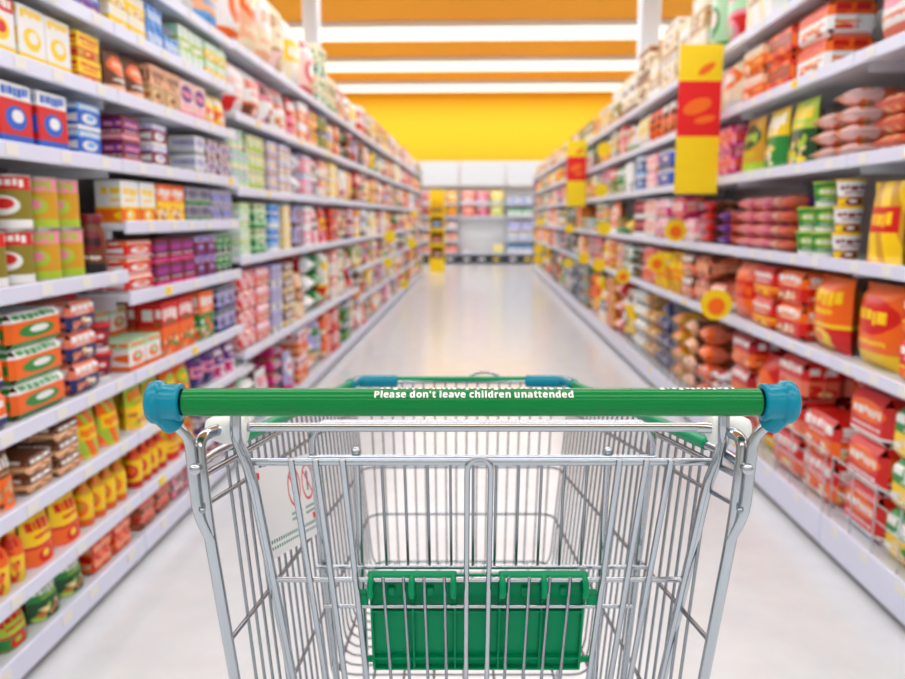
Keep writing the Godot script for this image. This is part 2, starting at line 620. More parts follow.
# ---------------------------------------------------------------- shelving
func shelving_bay(side: int, d0: float, d1: float, levels: Array, label: String, guard: bool, depths_end: bool, tags: bool) -> Node3D:
	# side -1: shelving at LEFT_X that faces +X, side 1: at RIGHT_X that faces -X
	var x: float = LEFT_X if side < 0 else RIGHT_X
	var root := thing("shelving_bay", label, "shelving", Vector3(x + side * SHELF_D * 0.5, 0, -(d0 + d1) * 0.5), 0.0, "bays of supermarket shelving along the aisle")
	var len := d1 - d0
	var h := 2.12
	part("back_panel", box_mesh(Vector3(0.03, h, len - 0.004), 0.002), M.panel, root, Vector3(side * (SHELF_D * 0.5 + 0.015), h * 0.5, 0))
	for s in [-1, 1]:
		part("upright", box_mesh(Vector3(0.05, h + 0.02, 0.03), 0.003), M.post, root, Vector3(side * (SHELF_D * 0.5 - 0.025), (h + 0.02) * 0.5, s * (len * 0.5 - 0.017)))
	part("kick_plate", box_mesh(Vector3(0.02, 0.05, len - 0.01), 0.002), M.kick, root, Vector3(-side * (SHELF_D * 0.5 - 0.06), 0.025, 0))
	for i in levels.size():
		var y: float = levels[i]
		var board := part("shelf", box_mesh(Vector3(SHELF_D - 0.06, 0.024, len - 0.008), 0.003), M.shelf, root, Vector3(-side * 0.024, y - 0.012, 0))
		var rail_h := 0.044 if i > 0 else y - 0.02
		part("price_rail", box_mesh(Vector3(0.012, rail_h, len - 0.006), 0.003), M.rail, board, Vector3(-side * (SHELF_D * 0.5 - 0.03), 0.020 - rail_h * 0.5, 0))
		if i > 0:
			for s in [-1, 1]:
				part("bracket", box_mesh(Vector3(SHELF_D - 0.12, 0.03, 0.004), 0.001), M.shelf, board, Vector3(side * 0.02, -0.027, s * (len * 0.5 - 0.012)))
		if tags:
			var z := -len * 0.5 + 0.12
			while z < len * 0.5 - 0.1:
				part("price_tag", box_mesh(Vector3(0.002, 0.03, 0.055), 0.0005), M.tag if rng.randf() < 0.93 else M.tag_yellow, board, Vector3(-side * (SHELF_D * 0.5 - 0.0228), 0.020 - minf(rail_h, 0.05) * 0.5, z))
				z += rng.randf_range(0.15, 0.34)
	if guard:
		var g := part("wire_guard", tube_mesh([Vector3(0, 0.22, -len * 0.5 + 0.02), Vector3(0, 0.22, len * 0.5 - 0.02)], 0.004, 6), M.guard, root, Vector3(-side * (SHELF_D * 0.5 - 0.022), levels[0], 0))
		for k in 3:
			part("guard_wire", tube_mesh([Vector3(0, 0.055 + k * 0.055, -len * 0.5 + 0.02), Vector3(0, 0.055 + k * 0.055, len * 0.5 - 0.02)], 0.0025, 6), M.guard, g)
		for k in 9:
			var z := lerpf(-len * 0.5 + 0.03, len * 0.5 - 0.03, k / 8.0)
			part("guard_upright", tube_mesh([Vector3(-side * 0.004, 0.0, z), Vector3(-side * 0.004, 0.222, z)], 0.0025, 6), M.guard, g)
	if depths_end:
		part("end_panel", box_mesh(Vector3(SHELF_D, h + 0.02, 0.02), 0.002), M.post, root, Vector3(0, (h + 0.02) * 0.5, -(len * 0.5 + 0.012)))
	return root

# ---------------------------------------------------------------- trolley
const CART_D := 1.15
func cp(x: float, y: float, d: float) -> Vector3:
	return Vector3(x, y, -(d - CART_D))

func rim_w(d: float) -> float:
	return lerpf(0.273, 0.213, (d - 0.77) / 0.83)

func rim_y(d: float) -> float:
	return lerpf(0.957, 0.867, (d - 0.77) / 0.83)

func floor_y(d: float) -> float:
	return lerpf(0.455, 0.49, (d - 0.8) / 0.8)

func wall_pt(s: float, y: float, d: float) -> Vector3:
	var t := (y - floor_y(d)) / (rim_y(d) - floor_y(d))
	return cp(s * lerpf(rim_w(d) * 0.84, rim_w(d), t), y, d)

func gate(x: float, y: float, off := 0.0) -> Vector3:
	var t := (0.94 - y) / 0.3
	return cp(0.0125 + x * lerpf(1.0, 0.91, t), y, 0.83 + 0.07 * t + off)

func bent_text(text: String, size: int, scale_: float, r: float, ang: float, font_bold := true) -> Mesh:
	var tm := TextMesh.new()
	var f := SystemFont.new()
	f.font_names = PackedStringArray(["Droid Sans"])
	if font_bold:
		f.font_weight = 600
	tm.font = f
	tm.text = text
	tm.font_size = size
	tm.pixel_size = scale_
	tm.depth = 0.0004
	tm.curve_step = 1.0
	var arr: Array = tm.surface_get_arrays(0)
	var v: PackedVector3Array = arr[Mesh.ARRAY_VERTEX]
	var nn: PackedVector3Array = arr[Mesh.ARRAY_NORMAL]
	for i in v.size():
		var a := ang + v[i].y / r
		var rr := r + v[i].z
		var b := Basis(Vector3.RIGHT, -a)
		nn[i] = b * nn[i]
		v[i] = Vector3(v[i].x, sin(a) * rr, cos(a) * rr)
	var out := []
	out.resize(Mesh.ARRAY_MAX)
	out[Mesh.ARRAY_VERTEX] = v
	out[Mesh.ARRAY_NORMAL] = nn
	out[Mesh.ARRAY_INDEX] = arr[Mesh.ARRAY_INDEX]
	var m := ArrayMesh.new()
	m.add_surface_from_arrays(Mesh.PRIMITIVE_TRIANGLES, out)
	return m

func card_texture() -> ImageTexture:
	var im := Image.create(256, 128, false, Image.FORMAT_RGB8)
	im.fill(Color(0.93, 0.93, 0.94))
	var g := Color(0.05, 0.45, 0.36)
	var red := Color(0.85, 0.12, 0.18)
	for c in [142, 206]:
		for y in 128:
			for x in range(c - 30, c + 30):
				var dx := float(x - c)
				var dy := float(y - 40)
				var rr := sqrt(dx * dx + dy * dy)
				if (rr < 28.0 and rr > 24.0) or (rr < 25.0 and absf(dx - dy) < 2.2):
					im.set_pixel(x, y, red)
				elif (Vector2(dx + 2, dy + 12).length() < 4.5) or (absf(dx + 2) < 3.5 and dy > -8 and dy < 14):
					im.set_pixel(x, y, Color(0.35, 0.33, 0.45))
	for k in 2:
		for b in [0, 64]:
			var x: int = 120 + b
			while x < 166 + b:
				im.fill_rect(Rect2i(x, 76 + k * 8, 4, 4), g)
				x += 6
	for k in 2:
		var x := 20
		while x < 220:
			im.fill_rect(Rect2i(x, 102 + k * 10, 5, 5 - k), g)
			x += 7 + (x * 7 % 3)
	return ImageTexture.create_from_image(im)

func trolley(yaw: float) -> void:
	var b := Basis(Vector3.UP, yaw)
	var root := thing("shopping_trolley", "chrome wire shopping trolley with green handle and teal end caps", "shopping trolley", b * Vector3(0.018, 0, -CART_D), yaw)
	# handle
	var hy := 1.029
	var hd := 0.73
	var st := begin()
	lathe(st, [[0.0, -0.268], [0.0128, -0.268], [0.0132, -0.26], [0.0132, 0.26], [0.0128, 0.268], [0.0, 0.268]], 28, -1, Basis(Vector3.BACK, PI / 2), Vector3.ZERO)
	var handle := part("handle", st.commit(), M.green, root, cp(0, hy, hd))
	handle.set_meta("label", "green plastic push handle with white printed warning")
	var txt := part("lettering", bent_text("Please don't leave children unattended", 32, 0.000305, 0.0138, deg_to_rad(44.5)), M.print_white, handle, Vector3(0.0015, 0, 0))
	txt.set_meta("label", "white printed lettering along the handle")
	st = begin()                                    # the upper printed line: only the feet of its letters can be seen
	var x := -0.085
	var r2 := RandomNumberGenerator.new()
	r2.seed = 5
	while x < 0.245:
		if x > 0.09 and x < 0.175:
			x = 0.175
		var w := r2.randf_range(0.0015, 0.004)
		var a0 := deg_to_rad(r2.randf_range(70, 80))
		var a1 := deg_to_rad(88)
		var pts := []
		for q in [[x, a0], [x + w, a0], [x + w, a1], [x, a1]]:
			pts.append(Vector3(q[0], sin(q[1]) * 0.0138, cos(q[1]) * 0.0138))
		var n := Vector3(0, 1, 0.25).normalized()
		quad(st, pts, [n, n, n, n], [Vector2.ZERO, Vector2.ZERO, Vector2.ZERO, Vector2.ZERO])
		x += w + r2.randf_range(0.0015, 0.004)
	part("worn_print", st.commit(), M.print_white, handle).set_meta("kind", "stuff")
	for s in [-1.0, 1.0]:
		st = begin()
		var turn := Basis(Vector3.BACK, -s * PI / 2)
		lathe(st, [[0.0128, 0.2705], [0.0168, 0.2707], [0.0179, 0.272], [0.0181, 0.2735], [0.0172, 0.2752], [0.0170, 0.2865], [0.0172, 0.2875], [0.0194, 0.2885], [0.0206, 0.291], [0.0208, 0.294], [0.0200, 0.2975], [0.0178, 0.3005], [0.013, 0.3025], [0.006, 0.3032], [0.0, 0.3033]], 32, -1, turn)
		tube(st, [Vector3(s * 0.2895, -0.004, 0), Vector3(s * 0.2865, -0.014, -0.003), Vector3(s * 0.2825, -0.0205, -0.005), Vector3(s * 0.280, -0.0238, -0.006), Vector3(s * 0.279, -0.0252, -0.0065)], [0.0128, 0.0125, 0.0118, 0.0105, 0.0085], 20)
		part("end_cap", st.commit(), M.teal, root, cp(0, hy, hd))
		# handle support, welded to the frame leg
		part("handle_support", tube_mesh(fillet([cp(s * 0.281, 1.006, 0.737), cp(s * 0.2695, 0.992, 0.741), cp(s * 0.2655, 0.915, 0.742), cp(s * 0.2575, 0.884, 0.754)], 0.016), 0.0052, 12), M.chrome, root)
		# white hinge clamp on the cross bar
		st = begin()
		lathe(st, [[0.0, 0.236], [0.014, 0.236], [0.0162, 0.238], [0.0162, 0.258], [0.0130, 0.268], [0.0095, 0.276], [0.0, 0.277]], 20, -1, turn)
		part("hinge_clamp", st.commit(), M.nylon, root, cp(0.008, 0.987, 0.793))
		# basket rim, green cover, front corner
		var rim := [cp(s * 0.2635, 0.962, 0.734), cp(s * 0.2705, 0.956, 0.80), cp(s * rim_w(1.2), rim_y(1.2), 1.2), cp(s * rim_w(1.6), rim_y(1.6), 1.6), cp(0, rim_y(1.6), 1.605)]
		part("rim", tube_mesh(fillet(rim, 0.04), 0.0052, 10), M.chrome, root)
		part("rim_rod", tube_mesh([cp(s * 0.271, 0.942, 0.775), cp(s * rim_w(1.1), rim_y(1.1) - 0.014, 1.1)], 0.004, 8), M.chrome, root)
		part("rim_cover", tube_mesh([cp(s * rim_w(0.865), rim_y(0.865) + 0.003, 0.865), cp(s * rim_w(1.54), rim_y(1.54) + 0.003, 1.54)], 0.0075, 10), M.plate, root)
		part("corner_cap", tube_mesh(fillet([cp(s * 0.132, 0.868, 1.604), cp(s * 0.213, 0.868, 1.602), cp(s * rim_w(1.53), rim_y(1.53), 1.53)], 0.03), 0.0125, 14), M.teal, root)
		# frame leg down to the chassis
		part("frame_leg", tube_mesh(fillet([cp(s * 0.235, 0.987, 0.797), cp(s * 0.252, 0.989, 0.785), cp(s * 0.266, 0.988, 0.756), cp(s * 0.262, 0.955, 0.750), cp(s * 0.2585, 0.895, 0.752), cp(s * 0.2525, 0.706, 0.797), cp(s * 0.236, 0.24, 0.90), cp(s * 0.225, 0.19, 1.0), cp(s * 0.165, 0.17, 1.55)], 0.03, 7), 0.006, 12), M.chrome, root)
	part("cross_bar", tube_mesh([cp(-0.232, 0.987, 0.797), cp(0.245, 0.987, 0.797)], 0.0048, 12), M.chrome, root)
	part("front_trim", tube_mesh([cp(-0.13, 0.872, 1.604), cp(0.13, 0.872, 1.604)], 0.006, 10), M.plate, root)
	# chrome arch on the front rim
	st = begin()
	var arch := []
	for k in 13:
		var a := PI * k / 12.0
		arch.append(cp(0.047 + cos(a) * 0.032, 0.868 + sin(a) * 0.017, 1.615))
	tube(st, arch, 0.0035, 8)
	part("front_arch", st.commit(), M.chrome, root)
	# basket wires: each runs down one side, across the floor and up the other
	var d := 0.85
	while d < 1.57:
		part("basket_wire", tube_mesh(fillet([wall_pt(-1, rim_y(d), d), wall_pt(-1, floor_y(d), d), wall_pt(1, floor_y(d), d), wall_pt(1, rim_y(d), d)], 0.03, 4), 0.0019, 6), M.wire, root)
		d += 0.0262
	for k in 18:
		var xx := -0.187 + k * 0.022
		part("front_wire", tube_mesh([cp(xx, 0.867, 1.6), cp(xx * 0.9, 0.49, 1.56)], 0.0018, 6), M.wire, root)
	for k in 7:
		var xx := -0.15 + k * 0.05
		part("floor_wire", tube_mesh([cp(xx, floor_y(0.84) + 0.004, 0.84), cp(xx * 0.9, 0.494, 1.56)], 0.0022, 6), M.wire, root)
	for w in [[0.912, 0.815, 0.77, 0.0028], [0.755, 0.692, 0.80, 0.0028], [0.60, 0.591, 0.86, 0.0026], [0.463, 0.487, 0.85, 0.0028]]:
		var pts := []
		var first: Vector3 = wall_pt(1, w[0], w[2])
		for s in [-1.0, 1.0]:
			var seq := [wall_pt(s, w[0], w[2]), wall_pt(s, w[1], 1.585)]
			if w[0] > 0.9:
				seq.push_front(cp(s * 0.259, 0.920, 0.737))
			elif w[0] > 0.7:
				seq.push_front(cp(s * 0.2535, 0.757, 0.783))
			if s > 0:
				seq.reverse()
			pts.append_array(seq)
		part("side_wire", tube_mesh(fillet(pts, 0.03), w[3], 8), M.wire, root)
	# rear gate
	for s in [-1.0, 1.0]:
		part("gate_post", tube_mesh(fillet([cp(0.009 + s * 0.2425, 1.008, 0.774), cp(0.009 + s * 0.243, 0.985, 0.772), gate(s * 0.248, 0.955, -0.018), gate(s * 0.249, 0.915), gate(s * 0.245, 0.50)], 0.014), 0.0058, 12), M.chrome, root)
		for xx in [0.203, 0.177, 0.148]:
			part("gate_rod", tube_mesh([gate(s * xx, 0.944, -0.004), gate(s * xx * 0.99, 0.50, -0.004)], 0.0037, 8), M.chrome, root)
		for xx in [0.112, 0.0875, 0.063, 0.0385]:
			part("gate_wire", tube_mesh([gate(-0.003 + s * xx, 0.793, -0.003), gate(-0.003 + s * xx, 0.50, -0.003)], 0.0021, 6), M.wire, root)
	part("gate_bar", tube_mesh([gate(-0.252, 0.94), gate(0.252, 0.94)], 0.0042, 10), M.chrome, root)
	part("gate_bar", tube_mesh([gate(-0.243, 0.789), gate(0.243, 0.789)], 0.0032, 10), M.chrome, root)
	part("gate_bar", tube_mesh([gate(-0.19, 0.752), gate(0.19, 0.752)], 0.0026, 8), M.chrome, root)
	part("gate_bar", tube_mesh([gate(-0.24, 0.52), gate(0.24, 0.52)], 0.0035, 8), M.chrome, root)
	var loop := [gate(-0.0165, 0.50, -0.006), gate(-0.0148, 0.93, -0.006)]
	for k in range(1, 8):
		var a := PI - PI * k / 8.0
		loop.append(gate(-0.0020 + cos(a) * 0.0128, 0.932 + sin(a) * 0.014, -0.006))
	loop.append_array([gate(0.0108, 0.93, -0.006), gate(0.0125, 0.50, -0.006)])
	part("gate_loop", tube_mesh(loop, 0.0031, 8), M.chrome, root)
	# folded child seat behind the gate
	var sc := 0.0165
	part("seat_frame", tube_mesh(fillet([cp(sc - 0.180, 0.62, 0.93), cp(sc - 0.1985, 0.945, 0.90), cp(sc - 0.19, 0.964, 0.90), cp(sc + 0.19, 0.964, 0.90), cp(sc + 0.1985, 0.945, 0.90), cp(sc + 0.180, 0.62, 0.93)], 0.012), 0.0045, 8), M.chrome, root)
	part("seat_rail", tube_mesh([cp(sc - 0.201, 0.924, 0.897), cp(sc + 0.201, 0.924, 0.897)], 0.0034, 8), M.chrome, root)
	part("seat_rail", tube_mesh([cp(sc - 0.197, 0.786, 0.905), cp(sc + 0.197, 0.786, 0.905)], 0.003, 8), M.chrome, root)
	for s in [-1.0, 1.0]:
		var rod := part("seat_rod", tube_mesh([cp(sc + s * 0.147, 0.926, 0.902), cp(sc + s * 0.141, 0.60, 0.92)], 0.0042, 8), M.chrome, root)
		part("rod_knob", lathe_mesh([[0.0, 0.0], [0.004, 0.0], [0.0058, 0.003], [0.0058, 0.007], [0.003, 0.010], [0.0, 0.0105]], 12), M.chrome, rod, cp(sc + s * 0.147, 0.925, 0.902))
	for k in 10:
		var xx := sc + 0.003 + (k - 4.5) * 0.0268
		part("seat_wire", tube_mesh([cp(xx, 0.925, 0.901), cp(sc + (xx - sc) * 0.965, 0.784, 0.909)], 0.0019, 6), M.wire, root)
	# green seat plate clipped to the lower gate bar
	var pc := 0.011
	var plate_d := 0.892
	var plate := part("seat_plate", box_mesh(Vector3(0.25, 0.136, 0.004), 0.001), M.plate, root, cp(pc, 0.724, plate_d))
	plate.rotation.x = deg_to_rad(13.1)
	plate.set_meta("label", "green ribbed plastic seat plate")
	for xx in [-0.124, -0.0755, -0.026, 0.026, 0.0755, 0.124]:
		part("rib", box_mesh(Vector3(0.0028, 0.134, 0.008), 0.0006), M.plate, plate, Vector3(xx, 0, 0.005))
	for yy in [-0.0665, -0.050, 0.020]:
		part("rib", box_mesh(Vector3(0.25, 0.0028, 0.007), 0.0006), M.plate, plate, Vector3(0, yy, 0.005))
	for s in [-1.0, 1.0]:
		part("hinge_lip", box_mesh(Vector3(0.103, 0.009, 0.012), 0.002), M.plate, plate, Vector3(s * 0.0755, 0.070, 0.006))
		for xx in [0.028, 0.0755, 0.1225]:
			part("clip", tube_mesh(fillet([Vector3(s * xx, 0.071, 0.006), Vector3(s * xx, 0.072, 0.021), Vector3(s * xx, 0.064, 0.026), Vector3(s * xx, 0.054, 0.023), Vector3(s * xx, 0.050, 0.006)], 0.006), 0.0036, 8), M.plate, plate)
		for xx in [0.055, 0.100]:
			part("lug", box_mesh(Vector3(0.008, 0.011, 0.006), 0.001), M.plate, plate, Vector3(s * xx, 0.048, 0.004))
		part("end_block", box_mesh(Vector3(0.013, 0.017, 0.012), 0.002), M.plate, plate, Vector3(s * 0.1335, 0.040, 0.006))
		part("peg", lathe_mesh([[0.0, -0.006], [0.004, -0.006], [0.004, 0.006], [0.0, 0.006]], 10), M.plate, plate, Vector3(s * 0.131, -0.052, 0.006)).rotation.z = PI / 2
	# printed notice inside the basket wall
	var ct := mat(Color.WHITE, 0.5)
	ct.albedo_texture = card_texture()
	st = begin()
	var c0 := wall_pt(-1, 0.903, 0.915) + Vector3(0.005, 0, 0)
	var c1 := wall_pt(-1, 0.843, 1.19) + Vector3(0.005, 0, 0)
	var c2 := wall_pt(-1, 0.716, 1.19) + Vector3(0.005, 0, 0)
	var c3 := wall_pt(-1, 0.785, 0.915) + Vector3(0.005, 0, 0)
	var cn := (c1 - c0).cross(c3 - c0).normalized()
	if cn.x < 0:
		cn = -cn
	quad(st, [c0, c1, c2, c3], [cn, cn, cn, cn], [Vector2(0, 0), Vector2(1, 0), Vector2(1, 1), Vector2(0, 1)])
	quad(st, [c0 - cn * 0.001, c1 - cn * 0.001, c2 - cn * 0.001, c3 - cn * 0.001], [-cn, -cn, -cn, -cn], [Vector2(0, 0), Vector2(0.1, 0), Vector2(0.1, 0.1), Vector2(0, 0.1)])
	var card := part("notice_card", st.commit(), ct, root)
	card.set_meta("label", "white notice card with two red prohibition rings")
	for p in [[0.03, 0.08, M.clip_red], [0.97, 0.1, M.clip_red], [0.85, 0.75, M.clip_red], [0.04, 0.95, M.rivet]]:
		var at := c0.lerp(c1, p[0]).lerp(c3.lerp(c2, p[0]), p[1])
		part("clip", box_mesh(Vector3(0.005, 0.009, 0.007), 0.002), p[2], card, at)
	# chassis and castors
	for y in [[0.9, 0.235, 0.24], [1.54, 0.167, 0.171]]:
		part("chassis_bar", tube_mesh([cp(-y[1], y[2], y[0]), cp(y[1], y[2], y[0])], 0.006, 10), M.chrome, root)
	for s in [-1.0, 1.0]:
		part("basket_support", tube_mesh(fillet([cp(s * 0.168, 0.172, 1.5), cp(s * 0.175, 0.30, 1.36), cp(s * 0.178, 0.468, 1.34)], 0.05), 0.006, 10), M.chrome, root)
		for dd in [[0.93, 0.229, 0.215], [1.5, 0.170, 0.172]]:
			st = begin()
			cbox(st, Vector3(0, 0.148, 0), Vector3(0.05, 0.02, 0.06), 0.004)
			for q in [-1.0, 1.0]:
				cbox(st, Vector3(q * 0.022, 0.095, 0.01), Vector3(0.004, 0.11, 0.035), 0.0015)
			tube(st, [Vector3(0, 0.15, 0), Vector3(0, dd[2], 0)], 0.009, 10)
			var fork := part("castor", st.commit(), M.guard, root, cp(s * dd[1], 0, dd[0]))
			var wheel := part("wheel", lathe_mesh([[0.0, -0.014], [0.05, -0.014], [0.0595, -0.010], [0.0595, 0.010], [0.05, 0.014], [0.0, 0.014]], 24), M.rubber, fork, Vector3(0, 0.0605, 0.01))
			wheel.rotation.z = PI / 2

# ---------------------------------------------------------------- build
func _ready() -> void:
	rng.seed = 20417
	var cam := Camera3D.new()
	cam.position = Vector3(0, CAM_H, 0)
	cam.rotation_degrees = Vector3(PITCH, YAW, 0)
	cam.fov = 45.995
	cam.near = 0.05
	cam.far = 80.0
	var lens := CameraAttributesPhysical.new()
	lens.frustum_focal_length = 28.27
	lens.frustum_focus_distance = 0.85
	lens.exposure_aperture = 4.0
	cam.attributes = lens
	cam.fov = 45.995
	add_child(cam)
	cam.current = true
	var env := Environment.new()
	env.background_mode = Environment.BG_COLOR
	env.background_color = Color(0, 0, 0)
	env.tonemap_mode = Environment.TONE_MAPPER_LINEAR
	env.tonemap_exposure = 1.0
	env.sdfgi_enabled = true
	env.ssao_enabled = true
	env.ssil_enabled = true
	var we := WorldEnvironment.new()
	we.environment = env
	add_child(we)
	make_materials()
	# rows of ceiling lights across the hall: glowing diffusers, each with an area light of its size
	var nlights := 0
	for d in [-3.7, -0.7, 2.3, 5.3, 8.3, 11.3, 14.3, 17.3, 20.15]:
		nlights += 1
		var row := thing("ceiling_light", "long white ceiling light across the orange ceiling, %s counted from yellow wall" % NTH[9 - nlights], "ceiling light", Vector3(0, CEIL, -d), 0.0, "rows of ceiling lights")
		part("housing", box_mesh(Vector3(14.0, 0.10, 0.96), 0.01), M.housing, row, Vector3(0, -0.05, 0))
		part("diffuser", box_mesh(Vector3(13.9, 0.02, 0.90), 0.004), M.diffuser, row, Vector3(0, -0.11, 0))
		var l := AreaLight3D.new()
		l.name = "area_light_%d" % nlights
		l.area_size = Vector2(13.9, 0.9)
		l.area_normalize_energy = true
		l.light_energy = 18.0
		l.light_color = Color(0.87, 0.945, 1.0)
		l.shadow_enabled = true
		l.area_range = 40.0
		l.area_attenuation = 2.0
		l.position = Vector3(0, -0.125, 0)
		l.rotation_degrees.x = -90
		row.add_child(l)
	# hall
	structure("floor", box_mesh(Vector3(18.4, 0.1, 28.4), 0.001), M.floor, Vector3(0, -0.05, -8.0))
	structure("ceiling", box_mesh(Vector3(18.4, 0.1, 28.4), 0.001), M.ceiling, Vector3(0, CEIL + 0.05, -8.0))
	structure("wall_back", box_mesh(Vector3(18.4, CEIL, 0.2), 0.001), M.yellow_wall, Vector3(0, CEIL * 0.5, -WALL_D - 0.1))
	structure("wall_front", box_mesh(Vector3(18.4, CEIL, 0.2), 0.001), M.wall, Vector3(0, CEIL * 0.5, 5.9))
	structure("wall_left", box_mesh(Vector3(0.2, CEIL, 28.4), 0.001), M.wall, Vector3(-9.1, CEIL * 0.5, -8.0))
	structure("wall_right", box_mesh(Vector3(0.2, CEIL, 28.4), 0.001), M.wall, Vector3(9.1, CEIL * 0.5, -8.0))
	for c in [[-2.2, 10.95, 0.20], [2.2, 10.95, 0.25], [4.1, 15.3, 0.45]]:
		structure("column", box_mesh(Vector3(c[2], CEIL - 0.13, c[2]), 0.02), M.column, Vector3(c[0], (CEIL - 0.13) * 0.5, -c[1]))
	trolley(deg_to_rad(YAW))
	aisle_left()
	aisle_right()
	back_wall_shelves()
	display_stand()
	banners()
	M.card.albedo_texture = ImageTexture.create_from_image(sheet)
	M.foil.albedo_texture = M.card.albedo_texture
	print("tiles ", tile_n, " things ", get_child_count())
	var counts := []
	for k in KIND:
		counts.append("%s %d" % [k, used.get(k, 0)])
	print(counts)

func random_specs(rows: Array, n: int) -> Array:
	var out := []
	for k in n:
		var r: Array = rows[rng.randi_range(0, rows.size() - 1)]
		var kinds: Array = r[0]
		var cols: Array = r[1]
		var c1: String = cols[rng.randi_range(0, cols.size() - 1)]
		var c2: String = cols[rng.randi_range(0, cols.size() - 1)]
		if c2 == c1:
			c2 = "white" if c1 != "white" else "red"
		out.append({"kind": kinds[rng.randi_range(0, kinds.size() - 1)], "c1": c1, "c2": c2, "c3": ["red", "white", "yellow", "navy", "green", "brown"][rng.randi_range(0, 5)], "share": rng.randf_range(0.7, 1.3)})
	return out

func aisle_left() -> void:
	var len := 1.28
	var start := 1.36
	var lv0 := [0.09, 0.25, 0.46, 0.67, 1.02, 1.38, 1.60, 1.81, 2.02]
	var lv1 := [0.09, 0.25, 0.46, 0.67, 0.94, 1.18, 1.38, 1.60, 1.81, 2.02]
	var lv2 := [0.09, 0.52, 1.0, 1.34, 1.70, 2.03]
	var lv3 := [0.09, 0.40, 0.70, 1.0, 1.34, 1.70, 2.03]
	var near0 := [
		"food_pouch:green,lime|food_pouch:lime,green,red|food_pouch:green,dark-green,lime|wafer_pack:orange,red,peach",
		"sauce_bottle:yellow,orange,red|sauce_bottle:orange,yellow,red|food_pouch:yellow,orange,red|sauce_bottle:yellow,gold,orange",
		"wafer_pack:tan,brown,red|coffee_pouch:brown,orange,tan|wafer_pack:brown,peach,tan|coffee_pouch:orange,lime,yellow",
		"noodle_multipack:red,white,green|noodle_multipack:orange,navy,white:0.8|noodle_multipack:orange,white,green:0.75|noodle_multipack:salmon,navy,white:0.75:2:0.7|noodle_cup:maroon,red,white:1:1:0.5",
		"food_tin:gold,red,pink|food_tin:olive,pink,red:1.3|food_tin:olive,red,white:1.3:4|food_tin:gold,pink,lime:1.3:4|glass_jar:brown,maroon,black:1:1:0.6",
		"cereal_box:red,yellow,orange|cereal_box:red,orange,yellow:0.8:0|cereal_box:red,yellow,blue:0.8:4:1.2|tea_box:blue,sky-blue,white:1:4:0.8",
		"cereal_box:yellow,red,white|cereal_box:white,red,yellow:0.85:4:1.6|cereal_box:white,red,yellow:0.85:4:1|tea_box:yellow,gold,red:1:0:0.7",
		"tea_box:white,cream,red|cereal_box:cream,white,pink:0.8|tea_box:white,blush,blue|tea_box:blue,purple,pink",
		"snack_bag:orange,white,blue|snack_bag:lime,yellow,orange|snack_bag:white,orange,blue|shipping_carton:cream,tan,brown",
	]
	var near1 := [
		"wafer_pack:salmon,brown,red|wafer_pack:pink,brown,maroon|food_tin:maroon,pink,white|sauce_bottle:blue,red,white:0.7",
		"sauce_bottle:yellow,orange,red|food_pouch:yellow,gold,red|food_tin:black,purple,grey|glass_jar:pink,maroon,white",
		"coffee_pouch:lime,yellow,orange|coffee_pouch:orange,lime,yellow|snack_bag:purple,navy,pink:0.7|coffee_pouch:purple,magenta,white",
		"tea_box:white,mint,orange|cereal_box:red,orange,green:0.75:2:1.3|cereal_box:orange,green,white:0.75:2|tea_box:lavender,grey,navy",
		"wafer_pack:red,orange,white|tea_box:maroon,purple,magenta:1:1:1.6|tea_box:maroon,lavender,purple|food_tin:green,dark-green,white",
		"cereal_box:white,orange,yellow:0.7:0|cereal_box:orange,yellow,white:0.7:2|tea_box:grey,purple,green|tea_box:lavender,olive,blue",
		"tea_box:maroon,purple,pink|tea_box:maroon,lavender,white||tea_box:white,lavender,grey:1:1:0.5|tea_box:maroon,purple,lavender:1:3:1.4",
		"coffee_pouch:brown,orange,peach|cereal_box:peach,tan,brown:0.8|cereal_box:blush,purple,pink:0.8|coffee_pouch:yellow,orange,white",
		"tea_box:white,yellow,cream|tea_box:sky-blue,blue,white|cereal_box:white,mint,lime:0.8|tea_box:mint,yellow,white",
		"snack_bag:lime,yellow,blue|snack_bag:yellow,orange,white|snack_bag:orange,blue,white|snack_bag:peach,orange,sky-blue",
	]
	var mid := [
		"rice_sack:mint,teal,white:0.8|food_pouch:white,teal,pink|rice_sack:blush,magenta,teal:0.8|food_pouch:lavender,white,magenta",
		"noodle_multipack:blush,red,pink:0.8|noodle_multipack:pink,salmon,white:0.8|detergent_box:lavender,white,grey:0.9:0|noodle_multipack:brown,yellow,white:0.7",
		"tea_box:mint,lime,white:1.2|detergent_box:mint,cream,green:0.8|detergent_box:sky-blue,blue,white:0.8|tea_box:cream,white,yellow:1.2",
		"food_tin:mint,lavender,cream:1.1|food_tin:lime,cream,white:1.1|detergent_box:lavender,cream,tan:0.75|tea_box:tan,lavender,white",
		"snack_bag:blush,red,white|snack_bag:white,brown,salmon|snack_bag:pink,white,brown|food_pouch:salmon,white,grey:1.2",
		"snack_bag:white,peach,orange:1.4|snack_bag:peach,orange,cream:1.4|snack_bag:cream,white,peach:1.5|snack_bag:cream,blush,tan:1.6",
	]
	var pal := [
		[["snack_bag", "food_pouch"], ["white", "blush", "pink", "cream", "peach", "red", "lavender"]],
		[["noodle_multipack", "detergent_box"], ["red", "white", "salmon", "pink", "cream", "yellow", "lavender", "brown"]],
		[["noodle_multipack", "detergent_box", "rice_sack"], ["white", "orange", "green", "navy", "cream", "red"]],
	]
	var n := 12
